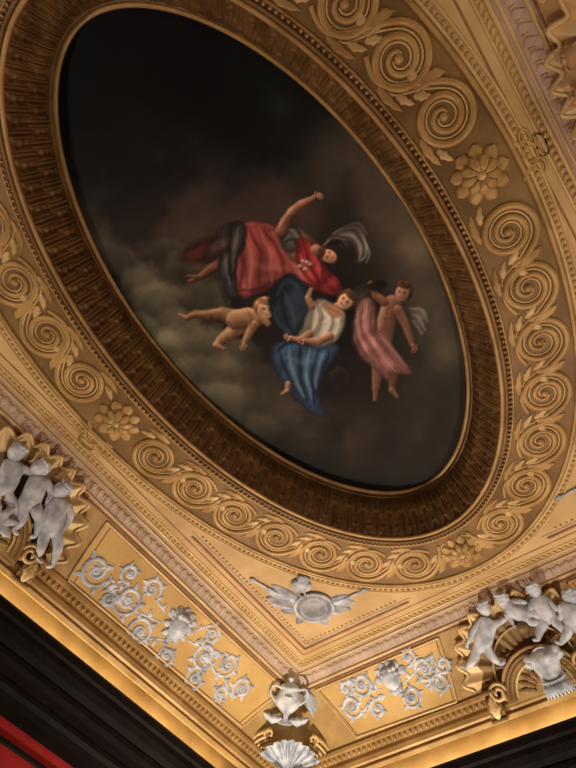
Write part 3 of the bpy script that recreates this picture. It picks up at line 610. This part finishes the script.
def cuirass(mb,mp,cx,cy,s_,n0,m):
    th=np.linspace(0,2*np.pi,40,endpoint=False)[:,None]; v=np.linspace(0,1,22)[None]
    w=np.interp(v[0],[0,.08,.2,.45,.7,1],[.30,.62,.74,.66,.52,.62])[None]
    X=w*np.cos(th); N_=.45*w*np.sin(th)
    fr_=np.sin(th)>0
    for px_,py_,sx,sy,am in((-.3,.28,.22,.16,.14),(.3,.28,.22,.16,.14),(-.15,.55,.1,.08,.06),(.15,.55,.1,.08,.06),(-.15,.72,.1,.08,.06),(.15,.72,.1,.08,.06)): N_=N_+am*np.exp(-((X-px_)/sx)**2-((v-py_)/sy)**2)*fr_
    grid(mb,mp(cx+X*s_,cy+(v*1.5-.75)*s_+0*X,n0+N_*s_),m,True,False)
    for k_ in range(9):
        a=-.9+1.8*k_/8; leaf(mb,mp,cx+.6*s_*math.sin(a),cy+.7*s_,math.pi/2-a*.35,.62*s_,.13*s_,.010,n0+.2*s_*math.cos(a),m,0,1)
    for sx in(-1,1):
        blob(mb,mp,cx+sx*.66*s_,cy-.5*s_,n0,.24*s_,.24*s_,.2*s_,m=m)
        for k_ in range(4): leaf(mb,mp,cx+sx*.66*s_,cy-.45*s_,math.pi/2-sx*(.1+.3*k_),.42*s_,.11*s_,.008,n0+.04*s_,m,0,1)
    tube(mb,mp,arc(cx,cy-.72*s_,.26*s_,0,2*np.pi,20,.1*s_),.05*s_,n0+.1*s_,m,6)
    tube(mb,mp,arc(cx,cy+.5*s_,.56*s_,.1,math.pi-.1,20,.12*s_),.045*s_,n0+.30*s_,m,6)
c=sv('E',547,666,.036); cuirass(lE,ET,c[0],c[1],.045,.032,3)
lE.build('putti_lunette.001',[GROUND,GOLDL,OCHRED,SILV])
# ---------- corner ornament: vase over a shell -------------
def KM(x,y,n):   # plane astride the corner mitre
    x,y,n=np.broadcast_arrays(np.asarray(x,float),y,n)
    o=np.array([RX+HX,RY+HY,1.]); ax=nrm([-1,1,0])*-1; ay=nrm([1,1,-1]); an=nrm([-1,-1,-2])
    return o+x[...,None]*ax+y[...,None]*ay+n[...,None]*an
def svK(u,v,n=0.):
    D=ray(u,v); an=nrm([-1,-1,-2]); o=np.array([RX+HX,RY+HY,1.])+an*n; k=(o@an)/(D@an); P=D*k-o; return np.array([P@(nrm([-1,1,0])*-1),P@nrm([1,1,-1])])
co=MB()
c=svK(287,774,.06); shellfan(co,KM,c[0],c[1],.078,math.pi*1.14,math.pi*1.86,9,.02,0,0,.055,.12)
for s_ in(-1,1): tube(co,KM,spir(c[0]+s_*.03,c[1]-.002,.016,0 if s_<0 else math.pi,1.5,s_,.15,30),.004,.075,0,7)
h_=svK(290,688,.035)
prof=[(.000,-.026),(.005,-.024),(.006,-.019),(.004,-.015),(.012,-.010),(.022,-.005),(.024,-.001),(.021,.002),(.023,.007),(.030,.018),(.032,.028),(.028,.042),(.018,.054),(.009,.062),(.006,.070),(.010,.075),(.018,.080),(.019,.084),(.0,.085)]
pr=crom(prof,4); pr[:,0]=np.clip(pr[:,0],0,1); a=np.linspace(0,2*np.pi,30,endpoint=False)[:,None]
gad=1+.05*np.cos(a*12)*np.exp(-((pr[:,1][None]-.045)/.012)**2)
grid(co,KM(h_[0]+pr[:,0][None]*np.cos(a)*gad,h_[1]+pr[:,1][None]+0*a,.034+.6*pr[:,0][None]*np.sin(a)*gad),0,True,False)
head(co,KM,h_[0],h_[1]+.026,.048,.015,0,0,0,0,True,None,False,.6)
for s_ in(-1,1):
    tube(co,KM,crom([(h_[0]+s_*.020,h_[1]+.002),(h_[0]+s_*.040,h_[1]-.002),(h_[0]+s_*.046,h_[1]+.018),(h_[0]+s_*.030,h_[1]+.036)],8),.0032,.036,0,7)
    leaf(co,KM,h_[0]+s_*.008,h_[1]+.074,math.pi/2-s_*1.2,.055,.011,.007,.034,0,-s_*1.3)
    for R0,rr,nh,m in((.098,.006,.038,1),(.087,.004,.042,2),(.076,.006,.036,1),(.066,.003,.034,2)):
        aa=np.linspace(math.pi*1.08,math.pi*1.42,20) if s_<0 else np.linspace(math.pi*1.58,math.pi*1.92,20)
        tube(co,KM,np.stack([c[0]+s_*.026+1.0*R0*np.cos(aa),c[1]+.01+R0*np.sin(aa)],-1),rr,nh,m,8)
    tube(co,KM,spir(c[0]+s_*.056,c[1]-.076,.012,math.pi/2,1.4,-s_,.15,24),.0035,.040,2,7)
    for j in range(4): leaf(co,KM,h_[0]+s_*(.034+.006*j),h_[1]+.000+.005*j,math.pi/2-s_*(.50+.16*j),.082,.011,.005,.012,3,0,0)
cO=co.build('corner_cartouche',[SILV,GOLD,GOLDL,SILVD])
# ---------- spandrel trophy and mouldings (flat) ----------
sp=MB()
e1_,e2_=.052,.052; cx_,cy_=RX+HX-e1_,RY+HY-e2_
for off,rr,m in((0,.0034,1),(.009,.002,2)):
    A0=np.array([cx_-off,cy_-off]); tube(sp,FM,np.linspace(A0-[.44,0],A0,40),rr,0,m,7); tube(sp,FM,np.linspace(A0,A0-[0,.30],40),rr,0,m,7)
for i in range(34): blob(sp,FM,cx_-.012-i*.0125,cy_-.018,0,.0035,.0035,.004,m=0 if i%2 else 2,t=SPL)
for i in range(22): blob(sp,FM,cx_-.018,cy_-.012-i*.0125,0,.0035,.0035,.004,m=0 if i%2 else 2,t=SPL)
c=sv('F',314,606)
def disc(mb,mp,x,y,R_,h_,m):
    r=np.linspace(0,1,9)[:,None]; a=np.linspace(0,2*np.pi,32,endpoint=False)[None]; hh=h_*(1-r**2)+.003*(np.abs(r-.85)<.1)
    grid(mb,mp(x+R_*r*np.cos(a),y+R_*r*np.sin(a),.006+hh+0*a),m,False,True)
def wing(root,tips,w,m,m2):   # broad overlapping folds forming one solid drapery mass
    a=sv('F',*root)
    for j,tp in enumerate(tips):
        b=sv('F',*tp); d=b-a; leaf(sp,FM,a[0],a[1],math.atan2(d[1],d[0]),np.linalg.norm(d)*1.02,w,.005,.0008+.0014*(j%3),(m,m2)[j%2],.15,0,1.35,.6)
wing((310,606),[(270,586),(266,592),(266,599),(272,606),(282,612)],.0165,3,4)
wing((318,606),[(350,594),(354,600),(350,607),(342,612)],.0165,3,4)
wing((313,606),[(298,624),(328,624)],.015,3,4)
for (u,v,u2,v2) in((253,579,300,604),(364,589,325,606)):
    a,b=sv('F',u,v),sv('F',u2,v2); tube(sp,FM,np.linspace(a,b,10),.0030,.004,4,7); blob(sp,FM,*a,.004,.009,.006,.004,math.atan2(*(a-b)[::-1]),4)
disc(sp,FM,c[0],c[1],.044,.008,3); tube(sp,FM,arc(c[0],c[1],.045,0,2*np.pi,40),.0042,.006,4,7); tube(sp,FM,arc(c[0],c[1],.031,0,2*np.pi,30),.0022,.010,4,6)
head(sp,FM,c[0],c[1],.008,.018,2.5,0,0,4,False,None,False,.3)
hp_=sv('F',301,587,.01); blob(sp,FM,hp_[0],hp_[1],.006,.019,.024,.011,.8,4,SPB); tube(sp,FM,arc(hp_[0]+.012,hp_[1]+.012,.02,0,2*np.pi,24,.008),.0028,.009,3,6)
for j in range(4): leaf(sp,FM,hp_[0]-.002,hp_[1]-.002,3.6+.24*j,.030,.010,.005,.008,3 if j%2 else 4,.5,0,1.3)
sp_o=sp.build('armour_trophy',[GOLDL,UMBER,PINK,SILVD,SILV])
# ---------- ciphers -------------
def cipher(x,y,flip):
    mb=MB(); s_=.05
    for k_ in(-1,1):
        pts=[(k_*.0,-.5),(k_*.35,-.35),(k_*.2,.0),(k_*-.3,.25),(k_*-.15,.5),(k_*.25,.42),(k_*.3,.15)]
        xy=crom(pts,8)*s_; tube(mb,FM,np.stack([x+xy[:,0]*1.2,y+flip*xy[:,1]*.75],-1),.0026,.001,0,6)
        xy=spir(k_*.42*s_,-.1*s_,.28*s_,0,1.5,k_,.15,30); tube(mb,FM,np.stack([x+xy[:,0]*1.2,y+flip*xy[:,1]*.75],-1),.0022,.001,0,6)
        leaf(mb,FM,x+k_*.3*s_,y-flip*.3*s_,math.pi/2*(1-k_)+flip*k_*-.6,.03,.007,.004,.0,0,.4)
    return mb.build('gilt_cipher',[GOLD])
cc=sv('F',88,438); cipher(RX,cc[1],1); cc=sv('F',533,147); cipher(RX+.015,cc[1],-1)
# ---------- mirrored repeats for the rest of the room ------------
def mirror(o,mx,my):
    d=o.copy(); d.scale=(-1 if mx else 1,-1 if my else 1,1); d.location=(2*S*RX if mx else 0,2*S*RY if my else 0,0); bpy.context.collection.objects.link(d); return d
for o in(pN,pE,cO,sp_o):
    for mx,my in((1,0),(0,1),(1,1)): mirror(o,mx,my)
ms=mirror(bpy.data.objects['putti_lunette'],0,1); ms.data=ms.data.copy(); ms.data.materials[3]=BRONZE
mirror(bpy.data.objects['putti_lunette.001'],1,0)
# ---------------- lights ----------------
def area(name,loc,rot,sx,sy,en,col):
    l=bpy.data.lights.new(name,'AREA'); l.shape='RECTANGLE'; l.size=sx; l.size_y=sy; l.energy=en; l.color=col
    o=bpy.data.objects.new(name,l); bpy.context.collection.objects.link(o); o.location=wpt(loc); o.rotation_euler=rot; return o
zl=.757; dl=.188; WARM=(1,.85,.58)
t_=math.pi
area('cove_light_strip',(RX,RY+HY+dl,zl),(t_,0,0),2*HX*S,.04,15,WARM)
area('cove_light_strip.001',(RX,RY-HY-dl,zl),(t_,0,0),2*HX*S,.04,15,WARM)
area('cove_light_strip.002',(RX+HX+dl,RY,zl),(t_,0,math.pi/2),2*HY*S,.04,11,WARM)
area('cove_light_strip.003',(RX-HX-dl,RY,zl),(t_,0,math.pi/2),2*HY*S,.04,11,WARM)
def added_uplight(x,y,en):  # invented floor uplighter, out of view, added as soft fill for the ceiling
    mb=MB(); prof=[(.16,0),(.16,.02),(.04,.05),(.018,.1),(.018,1.68),(.03,1.72),(.10,1.78),(.17,1.86),(.165,1.86),(.09,1.80),(.0,1.77)]
    a=np.linspace(0,2*np.pi,32,endpoint=False)[:,None]; r=np.array([p_[0] for p_ in prof])[None]; z=np.array([p_[1] for p_ in prof])[None]
    grid(mb,np.stack([x*S+r*np.cos(a),y*S+r*np.sin(a),z+0*a],-1),0,True,False)
    o=mb.build('added_uplight_stand',[BRASS],world=False)
    l=bpy.data.lights.new('added_fill_light','AREA'); l.shape='DISK'; l.size=.26; l.energy=en; l.color=(1,.88,.71)
    b=bpy.data.objects.new('added_fill_light',l); bpy.context.collection.objects.link(b); b.location=(x*S,y*S,1.90); b.rotation_euler=(math.pi,0,0); b.parent=o
added_uplight(1.05,.75,98); added_uplight(1.05,-.2,44); added_uplight(-.5,.8,38); added_uplight(-.5,-.2,5)
w=bpy.data.worlds.new('w'); bpy.context.scene.world=w; w.use_nodes=True; w.node_tree.nodes['Background'].inputs[0].default_value=(.02,.02,.025,1)
# ---------------- camera ----------------
cam=bpy.data.cameras.new('camera'); cam.sensor_fit='VERTICAL'; cam.sensor_height=24; cam.lens=577/768*24; cam.clip_start=.05
co_=bpy.data.objects.new('camera',cam); bpy.context.collection.objects.link(co_)
right=np.array([c1[0],c2[0],c3[0]]); up=-np.array([c1[1],c2[1],c3[1]]); back=-np.array([c1[2],c2[2],c3[2]])
M=Matrix([[right[i],up[i],back[i],0] for i in range(3)]+[[0,0,0,1]]); M.translation=Vector((0,0,H0)); co_.matrix_world=M
bpy.context.scene.camera=co_
try: bpy.context.scene.view_settings.view_transform='Standard'
except Exception as e: print(e)
